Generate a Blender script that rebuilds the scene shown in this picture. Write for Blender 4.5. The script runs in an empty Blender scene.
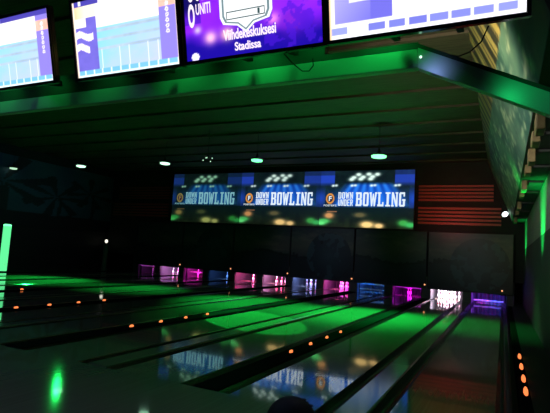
import bpy, math, random
from mathutils import Vector, Matrix
random.seed(7)
S = bpy.context.scene
COL = S.collection
PITCH, X0 = 1.734, 0.288          # spacing of the lanes, X of the first divider
NL = 12
FOUL, DECK, WALLY, CEIL = 4.92, 24.45, 23.3, 6.4
def div(k): return X0 - PITCH * k
def mid(k): return X0 - PITCH * (k + .5)

# ------------------------------------------------------------------ helpers
def lin(r, g, b):
    f = lambda c: (c / 255 / 12.92) if c <= 10 else ((c / 255 + .055) / 1.055) ** 2.4
    return (f(r), f(g), f(b), 1)

def mat(name, color, rough=.6, metal=0, spec=.5, emit=None, strength=1, coat=0, noise=None, bump=0, nscale=8, stretch=(1, 1, 1)):
    m = bpy.data.materials.new(name); m.use_nodes = True
    nt = m.node_tree; b = nt.nodes['Principled BSDF']
    b.inputs['Base Color'].default_value = color
    b.inputs['Roughness'].default_value = rough
    b.inputs['Metallic'].default_value = metal
    b.inputs['Specular IOR Level'].default_value = spec
    b.inputs['Coat Weight'].default_value = coat
    b.inputs['Coat Roughness'].default_value = .03
    if emit:
        b.inputs['Emission Color'].default_value = emit
        b.inputs['Emission Strength'].default_value = strength
    if noise or bump:
        tc = nt.nodes.new('ShaderNodeTexCoord'); mp = nt.nodes.new('ShaderNodeMapping')
        mp.inputs['Scale'].default_value = stretch
        n = nt.nodes.new('ShaderNodeTexNoise'); n.inputs['Scale'].default_value = nscale; n.inputs['Detail'].default_value = 6
        nt.links.new(tc.outputs['Object'], mp.inputs['Vector']); nt.links.new(mp.outputs['Vector'], n.inputs['Vector'])
        if noise:
            r = nt.nodes.new('ShaderNodeValToRGB')
            r.color_ramp.elements[0].position = .35; r.color_ramp.elements[1].position = .68
            r.color_ramp.elements[0].color = noise; r.color_ramp.elements[1].color = color
            nt.links.new(n.outputs['Fac'], r.inputs['Fac']); nt.links.new(r.outputs['Color'], b.inputs['Base Color'])
        if bump:
            bp = nt.nodes.new('ShaderNodeBump'); bp.inputs['Strength'].default_value = bump; bp.inputs['Distance'].default_value = .02
            nt.links.new(n.outputs['Fac'], bp.inputs['Height']); nt.links.new(bp.outputs['Normal'], b.inputs['Normal'])
    return m

def attr_mat(name, emit=0, rough=.6):
    m = bpy.data.materials.new(name); m.use_nodes = True
    nt = m.node_tree; b = nt.nodes['Principled BSDF']; b.inputs['Roughness'].default_value = rough
    a = nt.nodes.new('ShaderNodeAttribute'); a.attribute_name = 'Col'
    if emit:
        b.inputs['Base Color'].default_value = (.01, .01, .01, 1)
        nt.links.new(a.outputs['Color'], b.inputs['Emission Color']); b.inputs['Emission Strength'].default_value = emit
    else:
        nt.links.new(a.outputs['Color'], b.inputs['Base Color'])
    return m

class MB:
    def __init__(s): s.v, s.f, s.m, s.sm = [], [], [], []
    def add(s, vs, fs, mi=0, smooth=False):
        o = len(s.v); s.v += [tuple(v) for v in vs]
        for f in fs: s.f.append(tuple(i + o for i in f)); s.m.append(mi); s.sm.append(smooth)
        return s
    def box(s, a, b, mi=0, bev=0):
        x0, y0, z0 = a; x1, y1, z1 = b
        if not bev:
            vs = [(x, y, z) for z in (z0, z1) for y in (y0, y1) for x in (x0, x1)]
            return s.add(vs, [(0, 2, 3, 1), (4, 5, 7, 6), (0, 1, 5, 4), (2, 6, 7, 3), (0, 4, 6, 2), (1, 3, 7, 5)], mi)
        e = bev
        def ring(z, d): return [(x0+d, y0, z), (x1-d, y0, z), (x1, y0+d, z), (x1, y1-d, z), (x1-d, y1, z), (x0+d, y1, z), (x0, y1-d, z), (x0, y0+d, z)]
        def ins(z): return [(x0+2*e, y0+e, z), (x1-2*e, y0+e, z), (x1-e, y0+2*e, z), (x1-e, y1-2*e, z), (x1-2*e, y1-e, z), (x0+2*e, y1-e, z), (x0+e, y1-2*e, z), (x0+e, y0+2*e, z)]
        rs = [ins(z0), ring(z0+e, e), ring(z1-e, e), ins(z1)]
        return s.rings(rs, mi, False)
    def rings(s, rs, mi=0, smooth=True, cap=True):
        n = len(rs[0]); vs = [p for r in rs for p in r]; fs = []
        for i in range(len(rs) - 1):
            for j in range(n):
                k = (j + 1) % n
                fs.append((i*n+j, i*n+k, (i+1)*n+k, (i+1)*n+j))
        s.add(vs, fs, mi, smooth)
        if cap:
            o = len(s.v) - len(vs)
            s.f.append(tuple(o + j for j in reversed(range(n)))); s.m.append(mi); s.sm.append(False)
            s.f.append(tuple(o + (len(rs)-1)*n + j for j in range(n))); s.m.append(mi); s.sm.append(False)
        return s
    def lathe(s, prof, c=(0, 0, 0), n=20, mi=0):
        rs = [[(c[0]+r*math.cos(2*math.pi*j/n), c[1]+r*math.sin(2*math.pi*j/n), c[2]+z) for j in range(n)] for r, z in prof]
        return s.rings(rs, mi)
    def tube(s, pts, r, n=10, mi=0):
        pts = [Vector(p) for p in pts]; rs = []
        for i, p in enumerate(pts):
            t = (pts[min(i+1, len(pts)-1)] - pts[max(i-1, 0)]).normalized()
            a = t.orthogonal().normalized() if i == 0 else (a - t * a.dot(t)).normalized()
            b = t.cross(a); rr = r[i] if isinstance(r, (list, tuple)) else r
            rs.append([tuple(p + a*rr*math.cos(2*math.pi*j/n) + b*rr*math.sin(2*math.pi*j/n)) for j in range(n)])
        return s.rings(rs, mi)
    def strip(s, ring, y0, y1, mi=0):      # XZ outline pushed along Y
        return s.rings([[(x, y0, z) for x, z in ring], [(x, y1, z) for x, z in ring]], mi, False)
    def build(s, name, mats, parent=None):
        me = bpy.data.meshes.new(name); me.from_pydata(s.v, [], s.f)
        for m in (mats if isinstance(mats, (list, tuple)) else [mats]): me.materials.append(m)
        me.polygons.foreach_set('material_index', s.m); me.polygons.foreach_set('use_smooth', s.sm)
        me.update(); me.validate()
        o = bpy.data.objects.new(name, me); COL.objects.link(o)
        if parent: o.parent = parent
        return o

def recalc(o):
    import bmesh
    bm = bmesh.new(); bm.from_mesh(o.data); bmesh.ops.recalc_face_normals(bm, faces=bm.faces); bm.to_mesh(o.data); bm.free()
    return o
_b = MB.build
MB.build = lambda s, n, m, p=None: recalc(_b(s, n, m, p))

def tag(o, label, cat, group=None, kind=None):
    o['label'] = label; o['category'] = cat
    if group: o['group'] = group
    if kind: o['kind'] = kind
    return o
def thing(name, loc, label, cat, group=None, rot=None):
    o = bpy.data.objects.new(name, None); COL.objects.link(o); o.location = loc
    if rot: o.rotation_euler = rot
    return tag(o, label, cat, group)
def struct(o):
    o['kind'] = 'structure'; return o
def copy_tree(o, parent=None):
    c = o.copy(); COL.objects.link(c)
    if parent: c.parent = parent
    for ch in list(o.children): copy_tree(ch, c)
    return c

def picture(name, fn, w, hgt, nx, ny, m, parent, loc=(0, 0, 0), at=None):
    """flat picture: a fine grid whose points carry the picture's colours; lies in XZ (or at(u, v)), faces -Y"""
    at = at or (lambda u, v: (u * w, 0, v * hgt))
    vs = [at(i/nx, j/ny) for j in range(ny+1) for i in range(nx+1)]
    fs = [(j*(nx+1)+i, j*(nx+1)+i+1, (j+1)*(nx+1)+i+1, (j+1)*(nx+1)+i) for j in range(ny) for i in range(nx)]
    me = bpy.data.meshes.new(name); me.from_pydata(vs, [], fs); me.materials.append(m)
    ca = me.color_attributes.new('Col', 'FLOAT_COLOR', 'POINT')
    cols = []
    for j in range(ny+1):
        for i in range(nx+1): cols += lin(*[max(0, min(255, c)) for c in fn(i/nx, j/ny)])
    ca.data.foreach_set('color', cols); me.update()
    o = bpy.data.objects.new(name, me); COL.objects.link(o); o.location = loc
    if parent: o.parent = parent
    return o

def letters(name, body, loc, width, height, m, parent, bold=.02, rot=(math.pi/2, 0, 0), depth=.002):
    cu = bpy.data.curves.new(name, 'FONT'); cu.body = body; cu.offset = bold; cu.extrude = depth; cu.align_x = 'LEFT'
    t = bpy.data.objects.new(name, cu); COL.objects.link(t)
    bpy.context.view_layer.update()
    dg = bpy.context.evaluated_depsgraph_get()
    me = bpy.data.meshes.new_from_object(t.evaluated_get(dg))
    bpy.data.objects.remove(t); bpy.data.curves.remove(cu)
    xs = [v.co.x for v in me.vertices]; ys = [v.co.y for v in me.vertices]
    sx = width / (max(xs) - min(xs)); sy = height / (max(ys) - min(ys)); x0, y0 = min(xs), min(ys)
    for v in me.vertices: v.co = ((v.co.x - x0) * sx, (v.co.y - y0) * sy, v.co.z)
    me.materials.clear(); me.materials.append(m)
    o = bpy.data.objects.new(name, me); COL.objects.link(o); o.location = loc; o.rotation_euler = rot
    if parent: o.parent = parent
    return o

def block_letters(name, text, loc, width, height, m, parent):
    """condensed slab lettering from strokes"""
    t = .2; W_ = .66
    R = lambda a, b, c, d: [(a, b), (c, b), (c, d), (a, d)]
    V0, V1 = R(.04, 0, .04+t, 1), R(W_-t-.04, 0, W_-.04, 1)
    HB_, HT = R(.04, 0, W_-.04, .13), R(.04, .87, W_-.04, 1)
    G = {
        'B': [V0, R(0, .87, W_-.08, 1), R(0, 0, W_-.08, .13), R(.1, .45, W_-.1, .57), R(W_-t-.04, .08, W_-.02, .47), R(W_-t-.06, .55, W_-.04, .92)],
        'O': [R(.04, .07, .04+t, .93), R(W_-t-.04, .07, W_-.04, .93), R(.10, 0, W_-.10, .13), R(.10, .87, W_-.10, 1)],
        'D': [V0, R(W_-t-.04, .08, W_-.04, .92), R(0, 0, W_-.1, .13), R(0, .87, W_-.1, 1)],
        'W': [[(.0, 1), (.17, 1), (.29, 0), (.16, 0)], [(.29, 0), (.16, 0), (.32, .9), (.42, .9)], [(.56, 0), (.43, 0), (.32, .9), (.42, .9)], [(.72, 1), (.55, 1), (.43, 0), (.56, 0)], R(-.03, .9, .2, 1), R(.53, .9, .75, 1)],
        'L': [R(.08, 0, .08+t, 1), R(.0, 0, W_-.04, .14), R(W_-.18, 0, W_-.04, .3), R(0, .9, .38, 1)],
        'I': [R(.2, 0, .2+t+.02, 1), R(.08, 0, W_-.1, .11), R(.08, .89, W_-.1, 1)],
        'N': [R(.04, 0, .19, 1), R(W_-.19, 0, W_-.04, 1), [(.04, 1), (.22, 1), (W_-.04, 0), (W_-.22, 0)], R(0, 0, .26, .1), R(W_-.26, .9, W_, 1)],
        'G': [R(.04, .07, .04+t, .93), R(.10, 0, W_-.10, .13), R(.10, .87, W_-.06, 1), R(W_-t-.04, .05, W_-.04, .5), R(.34, .40, W_, .52), R(W_-t, .70, W_-.06, 1)],
        'U': [R(.04, .07, .04+t, 1), R(W_-t-.04, .07, W_-.04, 1), R(.10, 0, W_-.10, .15)],
        'E': [V0, HB_, HT, R(.1, .44, W_-.12, .57)],
        'R': [V0, R(0, .87, W_-.1, 1), R(.1, .42, W_-.1, .55), R(W_-t-.04, .48, W_-.04, .92), [(.28, .45), (.46, .45), (W_, 0), (W_-.2, 0)]],
    }
    adv = {'W': .80, 'I': .66}
    tot = sum(adv.get(c_, .72) for c_ in text) - .06
    b = MB(); x = 0
    for c_ in text:
        for poly in G[c_]:
            pts = [((x+px)*width/tot, py*height) for px, py in poly]
            b.rings([[(px, -.006, pz) for px, pz in pts], [(px, 0, pz) for px, pz in pts]], 0, False)
        x += adv.get(c_, .72)
    o = b.build(name, m, parent); o.location = loc; return o

def mix(a, b, t):
    t = max(0, min(1, t)); return tuple(x + (y - x) * t for x, y in zip(a, b))
def blob(u, v, cu, cv, ru, rv): return math.exp(-(((u-cu)/ru)**2 + ((v-cv)/rv)**2))
def inb(u, v, a, b, c, d): return a <= u <= b and c <= v <= d
def hsh(i, j=0): return (math.sin(i*127.1 + j*311.7) * 43758.5453) % 1
def vnoise(x, y):
    i, j = math.floor(x), math.floor(y); a, b = x-i, y-j; a = a*a*(3-2*a); b = b*b*(3-2*b)
    return (hsh(i, j)*(1-a)+hsh(i+1, j)*a)*(1-b) + (hsh(i, j+1)*(1-a)+hsh(i+1, j+1)*a)*b
def fbm(x, y): return .5*vnoise(x, y) + .3*vnoise(x*2.1+7, y*2.1) + .2*vnoise(x*4.3, y*4.3+3)

# ------------------------------------------------------------------ materials
M = dict(
    lane=mat('lacquered_maple', (.30, .25, .19, 1), rough=.07, coat=.6, noise=(.25, .205, .15, 1), nscale=3, stretch=(14, .25, 1)),
    gutter=mat('black_gutter_plastic', (.008, .008, .009, 1), rough=.22, spec=.4),
    cap=mat('wood_capping', (.20, .17, .13, 1), rough=.12),
    darkcap=mat('dark_capping', (.010, .010, .011, 1), rough=.7, spec=0),
    approach=mat('dark_lacquered_floor', (.10, .095, .09, 1), rough=.09, coat=.3, noise=(.08, .075, .07, 1), nscale=3, stretch=(8, .4, 1)),
    black=mat('matt_black', (.012, .012, .014, 1), rough=.7),
    blackgloss=mat('gloss_black', (.01, .01, .011, 1), rough=.12),
    wall=mat('black_wall_paint', (.014, .015, .018, 1), rough=.8, noise=(.009, .01, .012, 1), nscale=2),
    ceil=mat('stained_ceiling_boards', (.085, .068, .05, 1), rough=.75, spec=.15, noise=(.05, .04, .03, 1), nscale=4, stretch=(.4, 6, 1), bump=.15),
    metal=mat('painted_truss_metal', (.36, .37, .38, 1), rough=.35, metal=.2, bump=.05, nscale=30),
    red=mat('red_stained_slats', (.42, .055, .04, 1), rough=.5, noise=(.30, .035, .03, 1), nscale=6, stretch=(.3, 1, 8)),
    pin=mat('white_pin_plastic', (.82, .82, .84, 1), rough=.25),
    pinred=mat('red_pin_stripe', (.6, .02, .03, 1), rough=.25),
    deck=mat('pin_deck_board', (.25, .23, .22, 1), rough=.18),
    curtain=mat('pit_curtain_cloth', (.04, .036, .04, 1), rough=.9, spec=.1, noise=(.015, .013, .015, 1), nscale=5, stretch=(8, 1, .4), bump=.3),
    kick=mat('grey_kickback', (.045, .045, .05, 1), rough=.5),
    sweep=mat('pale_sweep_bar', (.7, .7, .72, 1), rough=.35),
    amber=mat('amber_lamp', (.5, .1, .02, 1), emit=(1, .22, .06, 1), strength=1.5),
    amberdot=mat('small_amber_lamp', (.5, .15, .05, 1), emit=(1, .36, .16, 1), strength=1.6),
    tube=mat('green_tube_light', (.1, .6, .3, 1), emit=(.14, 1, .36, 1), strength=1.0),
    lampgreen=mat('green_lamp_lens', (.1, .6, .3, 1), emit=(.16, 1, .38, 1), strength=2.2),
    lampbright=mat('bright_green_lamp_lens', (.1, .6, .3, 1), emit=(.2, 1, .36, 1), strength=2.6),
    lampwhite=mat('white_lamp_lens', (.6, .6, .6, 1), emit=(.5, 1, .68, 1), strength=2.2),
    lamppale=mat('pale_lamp_lens', (.6, .6, .6, 1), emit=(.55, .9, .62, 1), strength=1.0),
    letter=mat('lit_white_letters', (.02, .02, .02, 1), emit=(.78, .9, 1, 1), strength=1.0),
    letterdim=mat('lit_teal_letters', (.02, .02, .02, 1), emit=(.30, .70, .78, 1), strength=.62),
    lettermid=mat('lit_pale_letters', (.02, .02, .02, 1), emit=(.48, .66, .95, 1), strength=.7),
    adletter=mat('lit_advert_letters', (.02, .02, .02, 1), emit=(1, .85, 1, 1), strength=1.15),
    orange=mat('lit_orange_badge', (.02, .02, .02, 1), emit=lin(226, 150, 70), strength=.95),
    orangedim=mat('lit_dim_badge', (.02, .02, .02, 1), emit=lin(128, 118, 66), strength=.8),
    badgedark=mat('lit_dark_badge', (.02, .02, .02, 1), emit=lin(70, 40, 60), strength=.7),
    wood=mat('pale_bracket_wood', (.26, .18, .09, 1), rough=.6, noise=(.12, .08, .04, 1), nscale=5),
    greywall=mat('grey_wall_paint', (.20, .21, .21, 1), rough=.45, noise=(.15, .16, .16, 1), nscale=1.2, bump=.1),
    post=mat('grey_green_post', (.16, .2, .17, 1), rough=.6),
    ball=mat('black_ball_resin', (.012, .013, .014, 1), rough=.6, spec=.2),
    pic=attr_mat('screen_picture', emit=1.25), picbright=attr_mat('monitor_picture', emit=1.4),
    mural=attr_mat('painted_mural', rough=.55), mask=attr_mat('masking_picture', rough=.45),
)

# ------------------------------------------------------------------ room shell
struct(MB().box((-26, -4, -.3), (3, FOUL, 0)).build('floor', M['lane']))
struct(MB().box((-26, FOUL, -.5), (3, 26, -.16)).build('floor_under_lanes', M['black']))
struct(MB().box((-23.6, FOUL, -.16), (div(12)-.36, 26, 0)).build('floor_walkway', M['approach']))
w = MB()
w.box((-26, WALLY, 1.0), (3, WALLY+.3, 7)).box((-26, 25.3, -.3), (3, 25.5, 1.3)).box((-26, WALLY+.3, 1.0), (3, 25.4, 1.2))
struct(w.build('wall_back', M['wall']))
struct(MB().box((.80, FOUL, 2.45), (1.1, 25.4, 3.72)).build('wall_right_upper', M['greywall']))
struct(MB().box((.79, FOUL, -.16), (1.1, 25.4, 2.45)).build('wall_right', M['black']))
struct(MB().box((.34, FOUL, -.16), (.80, 25.3, .02)).build('trim_1', M['black']))
struct(MB().box((.80, 1.0, -.16), (1.1, FOUL, 3.72)).build('wall_right_front', M['greywall']))
# boards of the ceiling, each with a lip that faces the players
c = MB()
y = 3.5
while y < WALLY - .1:
    y2 = min(y + 1.6, WALLY)
    c.add([(-26, y, CEIL-.07), (-.30, y, CEIL-.07), (-.30, y2, CEIL), (-26, y2, CEIL), (-26, y, 6.7), (-.30, y, 6.7), (-.30, y2, 6.7), (-26, y2, 6.7)],
          [(0, 1, 2, 3), (0, 4, 5, 1), (4, 7, 6, 5), (1, 5, 6, 2), (0, 3, 7, 4), (2, 6, 7, 3)])
    y += 1.6
c.box((-26, -4, 6.5), (3, 3.5, 6.7))
struct(c.build('ceiling', M['ceil']))
struct(MB().box((-26, -4.2, 0), (3, -4, 6.7)).build('wall_front', M['wall']))

# sloping mural between ceiling and ledge
A, B = (-.72, 6.4), (.31, 3.65)
def mural_fn(u, v):      # u along the lanes, v from the ceiling down
    Y = 4.1 + u*(WALLY-4.1)
    n = fbm(Y*.9, v*5); n2 = fbm(Y*2.0, v*17)
    teal = mix((48, 84, 76), (92, 124, 106), (n-.32)*2.4)
    if n2 > .53: teal = mix(teal, (178, 186, 156), (n2-.53)*4)
    gold = mix((176, 154, 84), (138, 118, 62), n2)
    s = (v*2.2 + Y*1.25 + .10*n)            # slanting dark reeds
    dark = (math.sin(s*6.3) > .1) or (math.sin(s*14+1) > .8)
    g = mix(gold, (26, 28, 22), .85 if dark else 0)
    edge = max(.2, .60 - .04*(Y-7))
    col = g if v < edge else teal
    if Y < 5.6:
        st = mix((120, 104, 74), (72, 70, 56), n2*1.5)
        col = mix(col, st, min(1, (5.6-Y)/.3) * (1 if v > .62 else 0))
    return col
mw = picture('wall_mural', mural_fn, 0, 0, 380, 70, M['mural'], None,
             at=lambda u, v: (A[0]+(B[0]-A[0])*v, 4.1+u*(WALLY-4.1), A[1]+(B[1]-A[1])*v))
md = mw.modifiers.new('thick', 'SOLIDIFY'); md.thickness = .06; md.offset = -1
struct(mw)
struct(MB().box((.31, 4.2, 3.60), (1.1, WALLY, 3.72)).build('trim_2', M['black']))
struct(MB().box((.9, 1, 3.7), (1.1, WALLY, 6.7)).build('wall_right_top', M['wall']))

# wooden blocks under the ledge
BR = [(5.9, .42), (6.75, .40), (7.7, .44), (8.8, .4), (10.2, .5), (12.0, .5), (13.6, .5), (15.9, .6), (18.2, .6), (20.6, .6)]
for i, (by, bl) in enumerate(BR):
    o = thing('wooden_bracket', (.40, by, 3.6), '', 'bracket', 'wooden blocks under the ledge')
    MB().box((-.06, -bl/2, -.16-.06*(i % 2)), (.05, bl/2, 0), bev=.012).build('block', M['wood'], o)
    MB().box((.05, -bl/2+.06, -.05), (.37, bl/2-.06, 0), bev=.008).build('back_rail', M['black'], o)
    ords = ['first', 'second', 'third', 'fourth', 'fifth', 'sixth', 'seventh', 'eighth', 'ninth', 'tenth']
    o['label'] = f'pale wooden block under the mural ledge, {ords[i]} counted from the green beam'

# left wall: night beach mural above, black below
def palm_fn(u, v):
    n = fbm(u*9, v*4)
    col = mix((34, 60, 92), (56, 92, 116), n)
    for (pu, pv, sz) in ((.50, .60, .2), (.72, .48, .15), (.25, .55, .2), (.88, .62, .12)):
        du, dv = (u-pu)/sz, (v-pv)/(sz*2.2)
        r = math.hypot(du, dv)
        if r < 1 and math.cos(math.atan2(dv, du)*7+pu*9) > .1 + r*.5: col = (18, 30, 40)
        if abs(u-pu - .02*math.sin(v*4)) < .008 and v < pv: col = (18, 30, 40)
    if v < .16 + .06*fbm(u*14, 2): col = (10, 14, 18)
    return col
struct(picture('wall_left', palm_fn, 0, 0, 160, 60, M['mural'], None, at=lambda u, v: (-23.25, 8+u*(WALLY-8), 2.35+v*3.55)))
struct(MB().box((-23.6, 4, -.16), (-23.26, WALLY, 2.35)).box((-23.6, 4, 5.9), (-23.15, WALLY, 6.6)).box((-23.6, 4, 2.35), (-23.3, WALLY, 5.9)).box((-23.26, 8, 2.25), (-23.18, WALLY, 2.35)).build('wall_left_lower', M['black']))

# ------------------------------------------------------------------ lanes, gutters, dividers
ORD = ['first', 'second', 'third', 'fourth', 'fifth', 'sixth', 'seventh', 'eighth', 'ninth', 'tenth', 'eleventh', 'twelfth']
PITWORD = ['empty violet and blue pit', 'full rack of brightly lit white pins', 'magenta pit behind a lowered bar', 'blue pit behind lowered pale bars',
           'pink pit with scattered pins', 'blue-white pins beside a dark pit', 'pink-white pins on a red glow', 'three pink-lit pins by a red glow', 'dim blue pit with two pins',
           'magenta pit without a full rack', 'white pins in a violet pit', 'dim pit with one pale bar']
HB = .515
proto = thing('bowling_lane', (mid(0), 0, 0), '', 'bowling lane', 'bowling lanes')
lb = MB().box((-HB, FOUL, -.16), (HB, DECK, 0))
lb.build('lane_bed', M['lane'], proto)
for sgn in (-1, 1):
    g = MB(); n = 8; w_ = .185
    cxg = sgn * (HB + w_/2)
    prof = [(cxg - w_/2 + w_*i/n, -.015 - .085*math.sin(math.pi*i/n)) for i in range(n+1)]
    ring = prof + [(cxg + w_/2, -.158), (cxg - w_/2, -.158)]
    g.strip(ring, FOUL+.02, DECK)
    g.build('gutter', M['gutter'], proto)
# dark arrows set in the boards
for i, (ax, ay) in enumerate([(-.38, 8.6), (-.25, 8.95), (-.125, 9.3), (0, 9.65), (.125, 9.3), (.25, 8.95), (.38, 8.6)]):
    MB().add([(ax-.018, ay, .0008), (ax+.018, ay, .0008), (ax, ay+.15, .0008)], [(0, 1, 2)]).build('arrow_mark', M['gutter'], proto)
lanes = [proto] + [copy_tree(proto) for _ in range(NL-1)]
for k, o in enumerate(lanes):
    o.location = (mid(k), 0, 0)
    o['label'] = f'glossy bowling lane, {ORD[k]} from mural wall, leading to {PITWORD[k]}'

HC = .165
led = MB().rings([[(x*s, yy*s2, z) for x, yy in [(math.cos(a)*.024, math.sin(a)*.05) for a in [2*math.pi*j/16 for j in range(16)]]] for z, s, s2 in ((.005, 1, 1), (.03, .95, .97), (.045, .7, .85), (.05, .3, .5))])
ledproto = None
for k in range(NL+1):
    o = thing('lane_divider', (div(k), 0, 0), '', 'divider', 'dividers between the lanes')
    cw = HC if 0 < k else .09
    ring = [(-cw, -.158), (cw, -.158), (cw, .005), (cw-.02, .015), (-cw+.02, .015), (-cw, .005)]
    MB().strip(ring, FOUL+.02, 22.9).build('capping', M['cap'] if k % 2 == 1 else M['darkcap'], o)
    if k % 2 == 0:
        for yy in ((7.5, 8.4, 9.3, 10.2) if k else (7.35, 8.15, 9.1, 10.1)):
            if ledproto is None:
                d = ledproto = led.build('amber_light', M['amber'], o)
            else:
                d = ledproto.copy(); COL.objects.link(d); d.parent = o
            d.location = (0, yy, .012)
            d.scale = (1.2, 3.8, 1.1) if k == 0 else (1, 1.1, .9)
    if k == 0: lab = 'dark strip beside the lane nearest the mural wall, with four amber lights'
    elif k == NL: lab = 'dark strip outside the lane farthest from the mural wall, with amber lights'
    else: lab = f'{"dark divider with amber lights" if k % 2 == 0 else "grey divider without lights"} between {ORD[k-1]} and {ORD[k]} lanes from mural wall'
    o['label'] = lab

# ------------------------------------------------------------------ pin pits
for k in range(NL+1):
    wd = .2 if k else .16
    o = tag(MB().box((div(k)-wd, 23.0, -.15), (div(k)+wd*.9, 25.28, .98), bev=.01).build('pit_side_wall', M['kick']), '', 'pit wall', 'walls between the pin pits')
    o['label'] = (f'dark wall between the {ORD[k-1]} and {ORD[k]} pin pits from the mural wall' if 0 < k < NL else
                  'dark side wall of the pin pit nearest the mural wall' if k == 0 else 'dark side wall of the pin pit farthest from the mural wall')
for k in range(NL):
    c = MB(); n = 24; xs = [mid(k)-.66 + 1.32*i/n for i in range(n+1)]
    fr = [(x, 25.0 + .03*math.sin(i*1.9)) for i, x in enumerate(xs)]
    ring = fr + [(x, yy+.03) for x, yy in reversed(fr)]
    c.rings([[(x, yy, -.1) for x, yy in ring], [(x, yy, .97) for x, yy in ring]], 0, False)
    tag(c.build('pit_curtain', M['curtain']), f'folded cloth curtain at the back of the {ORD[k]} pin pit from the mural wall', 'curtain', 'curtains behind the pins')

prof = [(.026, 0), (.030, .01), (.045, .06), (.0575, .105), (.0605, .115), (.058, .14), (.048, .185), (.035, .22), (.026, .25), (.0235, .262), (.0245, .28), (.030, .315), (.0325, .340), (.030, .362), (.020, .377), (.006, .381)]
pb = MB()
n = 16
rs = [[(r*math.cos(2*math.pi*j/n), r*math.sin(2*math.pi*j/n), z) for j in range(n)] for r, z in prof]
pb.rings(rs, 0)
for i in range(len(pb.f)):
    zs = [pb.v[q][2] for q in pb.f[i]]
    if min(zs) >= .2195 and max(zs) <= .251 or min(zs) >= .261 and max(zs) <= .281: pb.m[i] = 1
pinproto = None
HEAD, RW, SP = 23.42, .264, .305
STAND = {1: range(10), 4: (1, 3, 4, 6, 7, 8), 5: (0, 1, 3, 6, 4), 6: (0, 1, 2, 3, 6, 7), 7: (1, 3, 4, 6, 8), 8: (4, 8), 10: (0, 1, 3, 6, 7), 2: (4, 8), 9: (5, 9), 11: (9,)}
ROW = [0, 1, 1, 2, 2, 2, 3, 3, 3, 3]; POS = [0, 0, 1, 0, 1, 2, 0, 1, 2, 3]
RN = ['front point', 'second row', 'third row', 'back row']
for k, ids in STAND.items():
    for i in ids:
        r, p = ROW[i], POS[i]
        if pinproto is None: o = pinproto = pb.build('bowling_pin', [M['pin'], M['pinred']])
        else: o = pinproto.copy(); COL.objects.link(o)
        o.location = (mid(k) + (r/2 - p)*SP, HEAD + r*RW, .001)
        where = RN[r] if r == 0 else f'{RN[r]}, {ORD[p]} from mural side'
        tag(o, f'white bowling pin, {where}, {ORD[k]} lane from mural wall', 'bowling pin', f'bowling pins on the {ORD[k]} lane')

def bar(k, zs, yy, label):
    o = thing('sweep_bar', (mid(k), yy, .001), label, 'sweep bar', 'sweep bars lowered in front of pins')
    for z in zs: MB().box((-.6, -.03, z-.03), (.6, .03, z+.03), bev=.008).build('crossbar', M['sweep'], o)
    for sx in (-1, 1): MB().box((sx*.62-.02, -.02, 0), (sx*.62+.02, .05, .86), bev=.005).build('arm', M['kick'], o)
bar(2, [.41], 23.28, 'pale bar lowered across the top of the magenta pit, third lane from mural wall')
bar(3, [.41, .17], 23.28, 'pair of pale bars across the blue pit, fourth lane from mural wall')
bar(0, [.13], 23.28, 'pale bar across the violet and blue pit nearest the mural wall')
bar(9, [.24], 23.28, 'pale bar lowered across the magenta pit, tenth lane from mural wall')
bar(11, [.36], 23.28, 'pale bar across the dim pit farthest from the mural wall')

# masking units above the pits
def mask_fn(seed, ball):
    def fn(u, v):
        n = fbm(u*7+seed*3.1, v*5); hor = .42 + .05*math.sin(u*5+seed)
        sky = mix((70, 66, 62), (30, 38, 52), abs(v-.62)*2.6)
        cloud = fbm(u*4+seed, v*9)
        sky = mix(sky, (96, 86, 76), max(0, cloud-.48)*2.0*(v > .5))
        if v < hor:
            t = vnoise(u*44+seed*9, 1)
            col = mix((16, 20, 28), (26, 34, 46), n)
        else: col = sky
        if hor <= v < hor + .11*vnoise(math.floor(u*34)+seed*5, .5): col = (14, 16, 22)
        if ball is not None:
            d = math.hypot((u-ball)*3.35/1.17, (v-.46)*2.55/1.17)
            if d < 1:
                col = mix((34, 52, 66), (18, 28, 40), d) if n < .6 else (40, 58, 70)
                if math.hypot((u-ball+.12)*3.35, (v-.72)*2.55) < .09: col = (8, 10, 14)
        return col
    return fn
for k in range(6):
    xr, xl = div(2*k) - .02, div(2*k+2) + .02
    if k == 0: xr = .40
    o = thing('masking_unit', (xl, 22.96, .45), '', 'masking panel', 'picture panels above the pin pits')
    wd = xr - xl
    MB().box((0, .015, 0), (wd, .24, 2.65), bev=.01).build('panel_body', M['black'], o)
    picture('night_picture', mask_fn(k*1.7, .62 if k in (0, 2, 4) else None), wd-.08, 2.57, 110, 80, M['mask'], o, loc=(.04, .01, .04))
    d = MB().lathe([(.035, 0), (.035, .02), (.025, .035), (.006, .04)], n=12).build('indicator_lamp', M['amberdot'], o)
    d.rotation_euler = (math.pi/2, 0, 0); d.location = (wd - (.44 if k == 0 else .06), .012, .18)
    o['label'] = ['dark picture panel with a large painted ball, above two pits nearest mural wall', 'dark skyline panel above the third and fourth pin pits from mural wall',
                  'dark picture panel above the fifth and sixth pin pits from mural wall', 'dark skyline panel above the seventh and eighth pin pits from mural wall',
                  'dark picture panel above the ninth and tenth pin pits from mural wall', 'dark picture panel above the two pin pits farthest from the mural wall'][k]
o = None

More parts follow.
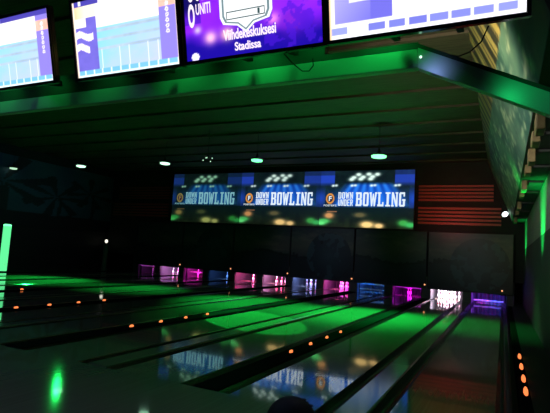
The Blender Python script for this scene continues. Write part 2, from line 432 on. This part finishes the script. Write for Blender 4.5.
# ------------------------------------------------------------------ wide screen and the red slat panels
SX0, SX1, SZ0, SZ1 = -18.25, -3.90, 3.17, 6.07
scr = thing('projection_screen', (SX0, WALLY-.02, SZ0), 'very wide screen showing the same lit bowling picture three times', 'screen')
SW, SH = SX1-SX0, SZ1-SZ0
fr = MB()
fr.box((-.06, -.10, -.06), (SW+.06, .0, 0)).box((-.06, -.10, SH), (SW+.06, 0, SH+.06)).box((-.06, -.10, 0), (0, 0, SH)).box((SW, -.10, 0), (SW+.06, 0, SH))
fr.build('frame', M['black'], scr)
MB().box((0, -.07, 0), (SW, 0, SH)).build('panel', M['black'], scr)
def pic_fn(q):
    dim = (.68, .9, 1.05)[q]; teal = (.55, .15, .15)[q]
    def fn(u, v):
        n = fbm(u*16+q*5, v*9)
        base = mix((6, 14, 22), (18, 36, 40), n)
        if .35 < v < .80:
            du = u - .54
            spread = .27 + (.80 - v)*.42
            if abs(du) < spread:
                ray = .5 + .5*math.sin(math.atan2(du, 1.25-v)*46)
                f = min(1, (spread-abs(du))/.10) * min(1, (v-.35)/.05) * min(1, (.80-v)/.06)
                base = mix(base, mix((10, 56, 160), (48, 130, 245), ray*.8), f)
        for (a, b, st) in ((-.01, .16, .9), (.80, 1.01, .8)):
            if v > .72 and a < u < b: base = mix(base, (34, 62, 190), st*min(1, (v-.72)/.08)*(1 if v < .92 else .5))
        if v > .28 and (u < .06 or u > .95): base = mix(base, (28, 56, 180), .85*blob(u, v, 0 if u < .5 else 1, .50, .08, .16))
        base = mix(base, (28, 96, 216), .65*blob(u, v, .56, .53, .46, .15))
        # white pin cluster and the row of small bright things
        for cu_, cv_ in ((.37, .88), (.47, .885), (.57, .89), (.42, .93), (.53, .935), (.62, .93), (.345, .845), (.445, .85), (.55, .85)):
            base = mix(base, (225, 235, 235), 1.3*blob(u, v, cu_, cv_, .03, .028))
        for cu_ in (.16, .37, .58, .83):
            base = mix(base, (225, 230, 240), 1.2*(blob(u, v, cu_-.018, .735, .017, .018)+blob(u, v, cu_+.018, .74, .017, .018)))
        # lower strip: alley at night, orange lamps
        if v < .35:
            base = mix(mix((4, 10, 8), (34, 40, 22), n), (8, 24, 34), v/.35)
            for cu_, cv_, ru, rv, c_ in ((.53, .055, .07, .055, (255, 196, 130)), (.655, .04, .045, .04, (250, 190, 130)), (.11, .20, .05, .05, (200, 130, 84)),
                                        (.05, .10, .07, .04, (70, 170, 90)), (.02, .06, .05, .03, (96, 210, 120)), (.90, .10, .05, .05, (60, 150, 70)), (.97, .07, .05, .04, (60, 170, 90)), (.45, .22, .06, .04, (92, 80, 56))):
                base = mix(base, c_, 1.5*blob(u, v, cu_, cv_, ru, rv))
            if abs(v-.27) < .012 and .08 < u < .2: base = (150, 96, 70)
        g = (base[0]*dim*(1-teal*.5), base[1]*dim, base[2]*dim*(1-teal*.35))
        return g
    return fn
TW = SW/3
for q in range(3):
    picture('picture', pic_fn(q), TW, SH, 150, 70, M['pic'], scr, loc=(q*TW, -.072, 0))
    L = M[('letterdim', 'lettermid', 'letter')[q]] if q != 1 else M['letter']
    ox = q*TW
    zt = 1.09
    block_letters('lettering', 'BOWLING', (ox+.40*TW, -.08, zt), .515*TW, .70, L, scr)
    block_letters('lettering', 'DOWN', (ox+.205*TW, -.08, zt+.37), .165*TW, .33, L, scr)
    block_letters('lettering', 'UNDER', (ox+.205*TW, -.08, zt), .165*TW, .33, L, scr)
    bd = MB().lathe([(.30, 0), (.30, .006)], n=28).build('badge', M['orangedim' if q == 0 else 'orange'], scr)
    bd.rotation_euler = (math.pi/2, 0, 0); bd.location = (ox+.115*TW, -.077, zt+.37); bd.scale = (.76, .92, 1)
    rim = MB().lathe([(.20, 0), (.20, .004)], n=24).build('badge_centre', M['badgedark'], bd); rim.location = (0, 0, .0055)
    letters('badge_letter', 'F', (-.09, -.14, .011), .2, .28, M['orangedim' if q == 0 else 'letter'], bd, bold=.03, rot=(0, 0, 0))
    letters('lettering', "FOSTER'S", (ox+.045*TW, -.08, zt-.03), .145*TW, .09, L, scr, bold=.012)

def slat_panel(x0, x1, z0, z1, n, label):
    o = thing('slat_panel', (x0, WALLY-.004, z0), label, 'slat panel', 'red slat panels beside the screen')
    wd, hh = x1-x0, z1-z0
    MB().box((0, -.03, 0), (wd, 0, hh)).build('backing', M['black'], o)
    st = hh/n
    b = MB()
    for i in range(n): b.box((.02, -.09, i*st+st*.18), (wd-.02, -.03, i*st+st*.74))
    b.build('slats', M['red'], o)
slat_panel(-3.72, -.42, 4.52, 5.34, 5, 'upper red slat panel between the screen and the mural wall')
slat_panel(-3.72, -.1, 3.42, 4.30, 5, 'lower red slat panel between the screen and the mural wall')
slat_panel(-22.6, -18.5, 4.52, 5.34, 5, 'upper dim red slat panel at the far end of the wide screen')
slat_panel(-23.0, -18.5, 3.42, 4.30, 5, 'lower dim red slat panel at the far end of the wide screen')

# ------------------------------------------------------------------ overhead monitors on their truss
def score_fn(kind):
    def fn(u, v):
        white = (252, 252, 255); vio = (116, 108, 214)
        if kind == 'white':
            col = (250, 250, 255)
            if inb(u, v, .03, .24, .15, .62): col = mix((176, 172, 238), (108, 104, 214), (u-.03)/.21*.5 + (.5-v))
            if inb(u, v, .12, .37, .34, .95): col = mix((214, 214, 246), (250, 250, 255), blob(u, v, .12, .45, .1, .15)+.1)
            if inb(u, v, .17, .31, .40, .80) and fbm(u*40, v*16) > .52: col = (244, 214, 190)
            if inb(u, v, .24, .355, .15, .345): col = (110, 106, 216)
            for i in range(9):
                if inb(u, v, .01+i*.108, .01+i*.108+.092, .04, .115) and i != 1: col = mix((150, 158, 226), (112, 116, 214), hsh(i))
            if u > .76 and .16 < v < .5: col = (140, 130, 226) if (v*18) % 1 > .18 else (220, 214, 250)
            if u < .012: col = (255, 214, 170)
            return col
        cyan = mix((126, 214, 240), (206, 200, 250), .5*fbm(u*5, v*6)+.8*(u-.3))
        col = mix(cyan, (196, 196, 246), max(0, .35-v)*1.6)
        if .63 < v < .93: col = mix((255, 250, 250), (255, 252, 226), blob(u, v, .1, .8, .2, .1))
        for sv in (.585, .47, .34):
            if abs(v-sv) < .018: col = mix((150, 170, 196), (190, 214, 226), fbm(u*9, sv*30))
        if abs((u*11) % 1 - .5) > .47 and v < .34: col = (236, 240, 255)
        if u < .24:
            col = mix((124, 112, 222), (104, 96, 196), fbm(u*8, v*8))
            if .78 < v < .93: col = mix((255, 196, 150), (255, 248, 214), u/.12)
            if inb(u, v, 0, .13, .66, .78): col = (250, 240, 236)
            for cv_ in (.545, .385):
                if abs(v - cv_ - .03*math.sin(u*30)) < .045 and u < .2 - (.05 if cv_ < .4 else 0): col = (252, 240, 250)
        if u > .84:
            col = (142, 128, 224)
            if .72 < v < .86: col = mix((246, 170, 150), (255, 206, 190), fbm(u*30, v*9))
            for i in range(7):
                r = math.hypot((u-.915)*1.78, v-.42-.065*i)
                if .010 < r < .027: col = (245, 240, 255)
        if v > .93:
            col = (74, 66, 170)
            if inb(u, v, .065, .09, .945, 1): col = (240, 238, 255)
            if .27 < u < .4: col = (236, 224, 250)
        if v < .09:
            col = (120, 190, 226) if v > .03 else (226, 246, 250)
            if (u*11) % 1 > .85: col = (230, 244, 255)
        if u < .014 or u > .988: col = (255, 232, 214)
        return col
    def ad(u, v):
        n = fbm(u*5, v*4)
        col = mix((116, 22, 222), (150, 40, 246), n)
        col = mix(col, (26, 8, 150), max(0, min(1, (.36-v)*4.5 + (n-.5))))
        if u < .13 and v > .42: col = mix((16, 8, 90), (84, 22, 190), max(0, (.62-v)*8))
        for cu_, cv_, r, c_ in ((.20, .24, .05, (255, 190, 220)), (.33, .25, .05, (255, 200, 190)), (.68, .33, .045, (250, 150, 230)), (.70, .66, .05, (150, 170, 255)), (.10, .35, .03, (200, 180, 255)), (.8, .3, .1, (120, 30, 200))):
            col = mix(col, c_, blob(u, v, cu_, cv_, r, r*1.5))
        if u > .6 and fbm(u*14, v*10) > .56: col = mix(col, (70, 20, 200), .6)
        if math.hypot((u-.07)*1.6, v-.04) < .05: col = (235, 225, 255)
        return col
    return ad if kind == 'ad' else fn
def monitor(x0, x1, z0, hh, kind, label):
    wd = x1-x0
    o = thing('score_monitor', (x0, 4.0, z0), label, 'monitor', 'overhead score monitors', rot=(math.radians(14), 0, 0))
    e = .035
    MB().box((-e, .005, -e), (wd+e, .075, hh+e), bev=.008).build('housing', M['blackgloss'], o)
    bz = MB()
    bz.box((-e, -.012, -e), (wd+e, .006, 0)).box((-e, -.012, hh), (wd+e, .006, hh+e)).box((-e, -.012, 0), (0, .006, hh)).box((wd, -.012, 0), (wd+e, .006, hh))
    bz.build('bezel', M['blackgloss'], o)
    picture('picture', score_fn(kind), wd, hh, 150, 84, M['picbright'], o, loc=(0, .002, 0))
    for q in (.3, .66): MB().box((wd*q, .075, hh*.02), (wd*q+.06, .52, hh*.10)).build('support_arm', M['black'], o)
    return o
monitor(-6.68, -5.17, 3.655, .88, 'score', 'score monitor over the lanes, partly cut off, farthest from the mural wall')
monitor(-4.73, -3.20, 3.63, .88, 'score', 'score monitor with violet and cyan table, beside the purple advert monitor')
ad = monitor(-3.10, -1.55, 3.64, .88, 'ad', 'monitor showing a purple advert with a white shield logo')
monitor(-1.48, .135, 3.645, .90, 'white', 'bright mostly white score monitor nearest the mural wall')
# advert lettering and shield
AW, AH = 1.45, .88
sh = MB()
def shield(s, yy, mi):
    p = [(-.30, .50), (.30, .50), (.30, .20), (.265, .13), (.10, .10), (0, .02), (-.10, .10), (-.265, .13), (-.30, .20)]
    sh.add([(x*s, yy, (z-.26)*s+.26) for x, z in p], [tuple(range(len(p)))], mi)
shield(1.0, 0, 0); shield(.90, -.002, 1); shield(.82, -.004, 0)
bx = MB()
so = sh.build('shield_logo', [mat('lit_white_shield', (.02, .02, .02, 1), emit=(.93, .97, 1, 1), strength=1.2), mat('lit_grey_shield_line', (.02, .02, .02, 1), emit=(.3, .45, .5, 1), strength=.7)], ad)
so.location = (.74, -.003, .185)
bn = MB()
for a, b in (((-.22, -.007, .165), (.22, -.006, .175)), ((-.22, -.007, .235), (.22, -.006, .245)), ((-.22, -.007, .165), (-.212, -.006, .245)), ((.212, -.007, .165), (.22, -.006, .245)), ((.14, -.007, .18), (.165, -.006, .232))): bn.box(a, b)
bn.build('banner_outline', mat('lit_dark_shield_line', (.02, .02, .02, 1), emit=(.1, .2, .2, 1), strength=.5), so)
letters('lettering', 'Viihdekeskuksesi', (.47, -.004, .155), .60, .105, M['adletter'], ad, bold=.02)
letters('lettering', 'Stadissa', (.60, -.004, .04), .30, .085, M['adletter'], ad, bold=.02)
letters('lettering', 'O', (.05, -.004, .60), .08, .24, M['adletter'], ad, bold=.03)
letters('lettering', 'O', (.05, -.004, .34), .08, .24, M['adletter'], ad, bold=.03)
letters('lettering', 'OUTI', (.15, -.004, .60), .18, .12, M['adletter'], ad, bold=.01)
letters('lettering', 'UNITI', (.15, -.004, .46), .18, .11, M['adletter'], ad, bold=.01)

tr = thing('truss_beam', (-.785, 4.6, 3.58), 'long beam behind the monitors, green-lit, its end bent down toward the mural wall', 'beam')
MB().box((-8.2, 0, -.04), (0, .10, .15), bev=.006).build('beam_face', M['metal'], tr)
MB().box((-8.2, .005, .15), (-.0, .14, .22)).box((-8.2, .02, .22), (-.98, .14, .44)).build('top_chord', M['black'], tr)
ex, ez = 1.55, -.765
def sl(y0, y1, z0, z1, mname, name):
    b = MB(); b.rings([[(0, y0, z0), (0, y1, z0), (0, y1, z1), (0, y0, z1)], [(ex, y0, ez+z0), (ex, y1, ez+z0), (ex, y1, ez+z1), (ex, y0, ez+z1)]], 0, False)
    return b.build(name, M[mname], tr)
sl(0, .10, -.04, .16, 'metal', 'bent_end'); sl(.004, .14, .16, .205, 'black', 'bent_end_chord')
d = MB().lathe([(.012, 0), (.012, .006), (.004, .01)], n=12).build('small_lamp', M['lampwhite'], tr); d.rotation_euler = (math.pi/2, 0, 0); d.location = (.03, -.004, .06)

pts = [(-.14, 4.12, 3.63), (-.20, 4.3, 3.585), (-.30, 4.42, 3.555), (-.40, 4.5, 3.56), (-.47, 4.54, 3.60), (-.52, 4.56, 3.62)]
tag(MB().tube(pts, .006, 8).build('hanging_cable', M['black']), 'thin black cable drooping from the white monitor to the beam', 'cable')
tag(MB().tube([(-2.0, 4.1, 3.63), (-1.98, 4.3, 3.60), (-1.93, 4.42, 3.565), (-1.86, 4.44, 3.565), (-1.80, 4.4, 3.60), (-1.77, 4.3, 3.64)], .006, 8).build('hanging_cable', M['black']), 'short black cable loop under the purple advert monitor', 'cable')

# ------------------------------------------------------------------ lamps on the ceiling
PX = [(-3.92, 'lampbright', 1.0), (-8.68, 'lampgreen', .85), (-13.15, 'lampwhite', .8), (-18.14, 'lampwhite', .8), (-23.0, 'lamppale', .7)]
PLAB = ['bright green hanging spot lamp nearest the mural wall', 'green hanging spot lamp, second counted from the mural wall', 'pale hanging spot lamp beyond the tangled wire lamp, third from the mural wall',
        'pale hanging spot lamp, fourth counted from the mural wall', 'dim hanging spot lamp in front of the blue night wall']
for (px, mname, s), lab in zip(PX, PLAB):
    o = thing('hanging_spot_lamp', (px, 16.0, 5.2), lab, 'lamp', 'hanging spot lamps in a row')
    MB().lathe([(.27, .0), (.28, .02), (.24, .05), (.06, .10), (.03, .26)], n=24).build('housing', M['black'], o)
    MB().lathe([(.16*s, -.07), (.25*s, -.05), (.26*s, .01)], n=24).build('lens', M[mname], o)
    MB().tube([(0, 0, .25), (0, 0, 1.16)], .008, 8).build('rod', M['black'], o)
o = thing('wire_lamp', (-10.42, 15.2, 5.05), 'small tangled wire lamp with tiny sparkling bulbs between the hanging spots', 'lamp')
MB().tube([(0, 0, .2), (0, 0, 1.25)], .012, 6).build('rod', M['black'], o)
MB().lathe([(.05, .16), (.06, .2), (.02, .24)], n=12).build('cap', M['black'], o)
for j, (a, b_) in enumerate([(0, .1), (1.3, .0), (2.4, .14), (3.6, .02), (4.9, .1)]):
    ex_ = (.2*math.cos(a), .12*math.sin(a), b_)
    arm = MB().tube([(0, 0, .18), (ex_[0]*.6, ex_[1]*.6, .16), ex_], .008, 6).build('wire_arm', M['kick'], o)
    MB().lathe([(.005, -.025), (.022, -.012), (.022, .012), (.005, .025)], c=ex_, n=8).build('bulb', M['lamppale'], arm)

# small spotlight at the end of the mural, tube light, post
o = thing('wall_spotlight', (.03, 22.9, 3.95), 'small white spotlight at the tip of the mural wall', 'lamp')
MB().box((-.13, -.12, .14), (.16, .16, .42), bev=.02).build('housing', M['black'], o)
d = MB().lathe([(.17, 0), (.18, .05), (.10, .16), (.04, .2)], n=18).build('shade', M['black'], o); d.rotation_euler = (math.radians(-55), 0, math.radians(25)); d.location = (0, -.05, .0)
e_ = MB().lathe([(.13, -.01), (.13, .012)], n=18).build('lens', mat('spot_lens', (.5, .5, .5, 1), emit=(.85, 1, 1, 1), strength=3), d)
MB().tube([(.05, .05, .1), (.08, .25, .12)], .02, 8).build('bracket', M['black'], o)

o = thing('tube_floor_lamp', (-20.98, 14.64, 0), 'tall glowing green tube lamp standing on the dark floor', 'lamp')
MB().lathe([(.20, 0), (.20, .03), (.17, .045)], n=24).build('base', M['black'], o)
MB().lathe([(.165, .045), (.17, .06), (.17, 2.10), (.16, 2.14)], n=24).build('tube', M['tube'], o)
MB().lathe([(.172, 2.13), (.172, 2.19), (.12, 2.22)], n=24).build('cap', M['lampgreen'], o)

o = thing('lamp_post', (-22.7, 22.6, 0), 'slim grey post with a tiny white lamp on top, by the back corner', 'lamp post')
MB().lathe([(.20, 0), (.20, .05), (.16, .08), (.15, 1.55), (.17, 1.58), (.17, 1.62)], n=18).build('post', M['post'], o)
MB().lathe([(.03, 1.62), (.085, 1.68), (.10, 1.74), (.06, 1.83), (.01, 1.85)], n=16).build('lamp_head', mat('post_lamp', (.6, .6, .6, 1), emit=(1, .95, .8, 1), strength=1.3), o)

# ball return with one black ball in front of the camera's feet
br = thing('ball_return', (-0.786, 1.897, 0), 'dark ball return stand at the edge of the approach', 'ball return')
MB().box((-.22, -.5, 0), (.22, .5, .06), bev=.015).build('base', M['black'], br)
HT_ = 0.8427     # height at which the ball rests
MB().box((-.10, -.25, .06), (.10, .25, HT_-.035), bev=.02).build('pedestal', M['black'], br)
t_ = MB(); ring = [(-.20, HT_-.035), (.20, HT_-.035), (.20, HT_+.02), (.15, HT_+.02), (.08, HT_-.004), (-.08, HT_-.004), (-.15, HT_+.02), (-.20, HT_+.02)]
t_.strip(ring, -.5, .5); t_.build('tray', M['black'], br)
bl = thing('bowling_ball', (-0.786, 1.897, 0.949), 'glossy black bowling ball just showing at the bottom edge', 'bowling ball')
rb = .109
MB().lathe([(rb*math.sin(math.pi*(i+.02)/24.04), -rb*math.cos(math.pi*(i+.02)/24.04)) for i in range(25)], n=32).build('ball_body', M['ball'], bl)
for hx, hy in ((.062, .052), (.035, .070), (.036, .036)):
    d = MB().lathe([(.011, .0), (.011, .004)], c=(hx, hy, math.sqrt(rb*rb-hx*hx-hy*hy)-.002), n=12).build('finger_hole', M['black'], bl)

# ------------------------------------------------------------------ light
def spot(name, loc, target, power, color, size=50, blend=.6, rad=.1):
    l = bpy.data.lights.new(name, 'SPOT'); l.energy = power; l.color = color; l.spot_size = math.radians(size); l.spot_blend = blend; l.shadow_soft_size = rad
    o = bpy.data.objects.new(name, l); COL.objects.link(o); o.location = loc
    o.rotation_euler = (Vector(target)-Vector(loc)).to_track_quat('-Z', 'Y').to_euler(); return o
def point(name, loc, power, color, rad=.08):
    l = bpy.data.lights.new(name, 'POINT'); l.energy = power; l.color = color; l.shadow_soft_size = rad
    o = bpy.data.objects.new(name, l); COL.objects.link(o); o.location = loc; return o
def area(name, loc, rot, sx, sy, power, color):
    l = bpy.data.lights.new(name, 'AREA'); l.shape = 'RECTANGLE'; l.size = sx; l.size_y = sy; l.energy = power; l.color = color
    o = bpy.data.objects.new(name, l); COL.objects.link(o); o.location = loc; o.rotation_euler = rot; return o
GR = (.01, 1, .12)
spot('green_spot', (-3.92, 15.9, 5.0), (-3.7, 14.0, 0), 9000, GR, 56, 1)
spot('green_spot', (-3.92, 15.9, 5.0), (-3.6, 11.6, 0), 2000, GR, 44, 1)
spot('green_spot', (-8.68, 15.9, 5.0), (-7.4, 13.8, 0), 6500, GR, 54, 1)
spot('green_spot', (-8.68, 15.9, 5.0), (-6.6, 11.6, 0), 2000, GR, 40, 1)
spot('green_spot', (-13.15, 15.9, 5.0), (-12.6, 14.2, 0), 3600, GR, 50, 1)
spot('green_spot', (-18.14, 15.9, 5.0), (-16.8, 13.6, 0), 8500, GR, 48, 1)
spot('green_spot', (-3.92, 15.9, 5.0), (-1.2, 14.6, 0), 2200, GR, 50, 1)
spot('sharp_green_spot', (-10.42, 15.2, 5.0), (-5.7, 10.6, 0), 14000, GR, 16, .1, .02)
spot('streak_spot', (-18.14, 15.9, 5.0), (-4.7, 3.6, 0), 300, GR, 4.0, .9, .10)
PIT = {0: [(-.4, (.75, .01, 1), 34), (.35, (.01, .10, 1), 60)], 1: [(-.1, (.95, .85, 1), 130), (.5, (1, .02, .5), 20)], 2: [(0, (.8, .01, 1), 30)], 3: [(-.2, (.02, .18, 1), 40), (.4, (.6, .7, .2), 3)],
       4: [(-.3, (1, .12, .55), 44), (.4, (.7, .02, .8), 16)], 5: [(-.35, (.25, .40, 1), 44), (.5, (.4, .03, .3), 6)], 6: [(-.3, (1, .4, .85), 54), (.45, (1, .01, .12), 24)], 7: [(.25, (1, .25, .7), 38), (-.45, (1, .01, .18), 34)],
       8: [(.3, (.1, .3, 1), 14)], 9: [(0, (1, .03, .65), 40)], 10: [(.15, (.95, .5, 1), 40), (-.4, (.8, .02, .8), 24)], 11: [(-.2, (.35, .05, .4), 9)]}
for k, ls in PIT.items():
    for dx, colr, p in ls:
        area('pit_lamp', (mid(k)+dx, 23.30, .93), (math.radians(14), 0, 0), .55, .12, p*2.3, colr)
for x, p in ((-8.0, 2.0), (-7.0, 2.0), (-6.0, 1.6), (-4.9, 1.4), (-3.6, 2.2), (-2.6, 4.0), (-1.9, 2.0), (-1.15, 4.6)):
    spot('truss_wash', (x, 4.25, 4.2), (x, 4.6, 3.64), p*7, GR, 100, 1)
spot('truss_wash', (.0, 4.05, 3.3), (.30, 4.6, 3.2), 6, (.01, 1, .22), 100, 1)
spot('truss_wash', (-.70, 4.25, 3.5), (-.62, 4.6, 3.5), 6, (.3, .4, 1), 55, 1)
spot('warm_wash', (-1.0, 4.95, 3.9), (-.6, 9.5, 6.0), 420, (1, .62, .2), 80, 1)
spot('mural_wash', (-3.0, 5.0, 3.7), (-.2, 9.0, 5.0), 1200, (.85, .92, .72), 90, 1)
spot('green_ceiling_wash', (-4.0, 15.0, .4), (-5.0, 14.0, 6.4), 480, (.08, 1, .25), 90, 1)
spot('red_wash', (-2.2, 20.6, 3.6), (-2.2, 23.3, 4.4), 80, (1, .12, .1), 100, 1)
spot('red_wash', (-19.8, 20.6, 3.6), (-19.8, 23.3, 4.4), 1, (1, .2, .2), 100, 1)
spot('blue_wash', (-21.5, 11.8, 5.3), (-23.2, 13.0, 5.6), 90, (.08, .12, 1), 80, 1)
spot('blue_wash', (-18.5, 17.5, 4.5), (-23.2, 18.0, 3.9), 14, (.2, .55, .8), 90, 1)
for yy, p in ((12.4, 1100), (21.6, 600)):
    spot('green_wall_wash', (-.1, yy, 1.6), (.8, yy, 2.9), p, (.01, 1, .12), 70, 1)
spot('mask_wash', (-8, 15, 5.6), (-9, 23, .9), 320, (.7, .7, 1), 56, 1)
spot('mask_wash', (-1.5, 17, 4.4), (-2.2, 23, 1.5), 110, (.7, .8, 1), 44, 1)
area('near_floor_fill', (-8, 0, 6.3), (0, 0, 0), 14, 3, 75, (.3, .55, 1))  # added blue fill overhead, lifts the dark near floor; no real fixture

W = bpy.data.worlds.new('dark'); S.world = W; W.use_nodes = True
W.node_tree.nodes['Background'].inputs['Color'].default_value = (.2, .35, .5, 1)
W.node_tree.nodes['Background'].inputs['Strength'].default_value = .002

# ------------------------------------------------------------------ camera
yaw, pitch, roll = map(math.radians, (25.923, 5.589, 3.559))
fw = Vector((-math.sin(yaw)*math.cos(pitch), math.cos(yaw)*math.cos(pitch), math.sin(pitch)))
rt = Vector((math.cos(yaw), math.sin(yaw), 0)); up = rt.cross(fw)
r2 = rt*math.cos(roll) + up*math.sin(roll); u2 = up*math.cos(roll) - rt*math.sin(roll)
cam = bpy.data.cameras.new('camera'); co = bpy.data.objects.new('camera', cam); COL.objects.link(co)
cam.sensor_fit = 'HORIZONTAL'; cam.sensor_width = 36; cam.lens = 474.67/550*36; cam.clip_end = 200; cam.clip_start = .05
co.matrix_world = Matrix(((r2.x, u2.x, -fw.x, 0), (r2.y, u2.y, -fw.y, 0), (r2.z, u2.z, -fw.z, 1.65), (0, 0, 0, 1)))
S.camera = co
S.view_settings.view_transform = 'Standard'; S.view_settings.look = 'None'; S.view_settings.gamma = 1
S.view_settings.use_curve_mapping = False; S.view_settings.exposure = 0
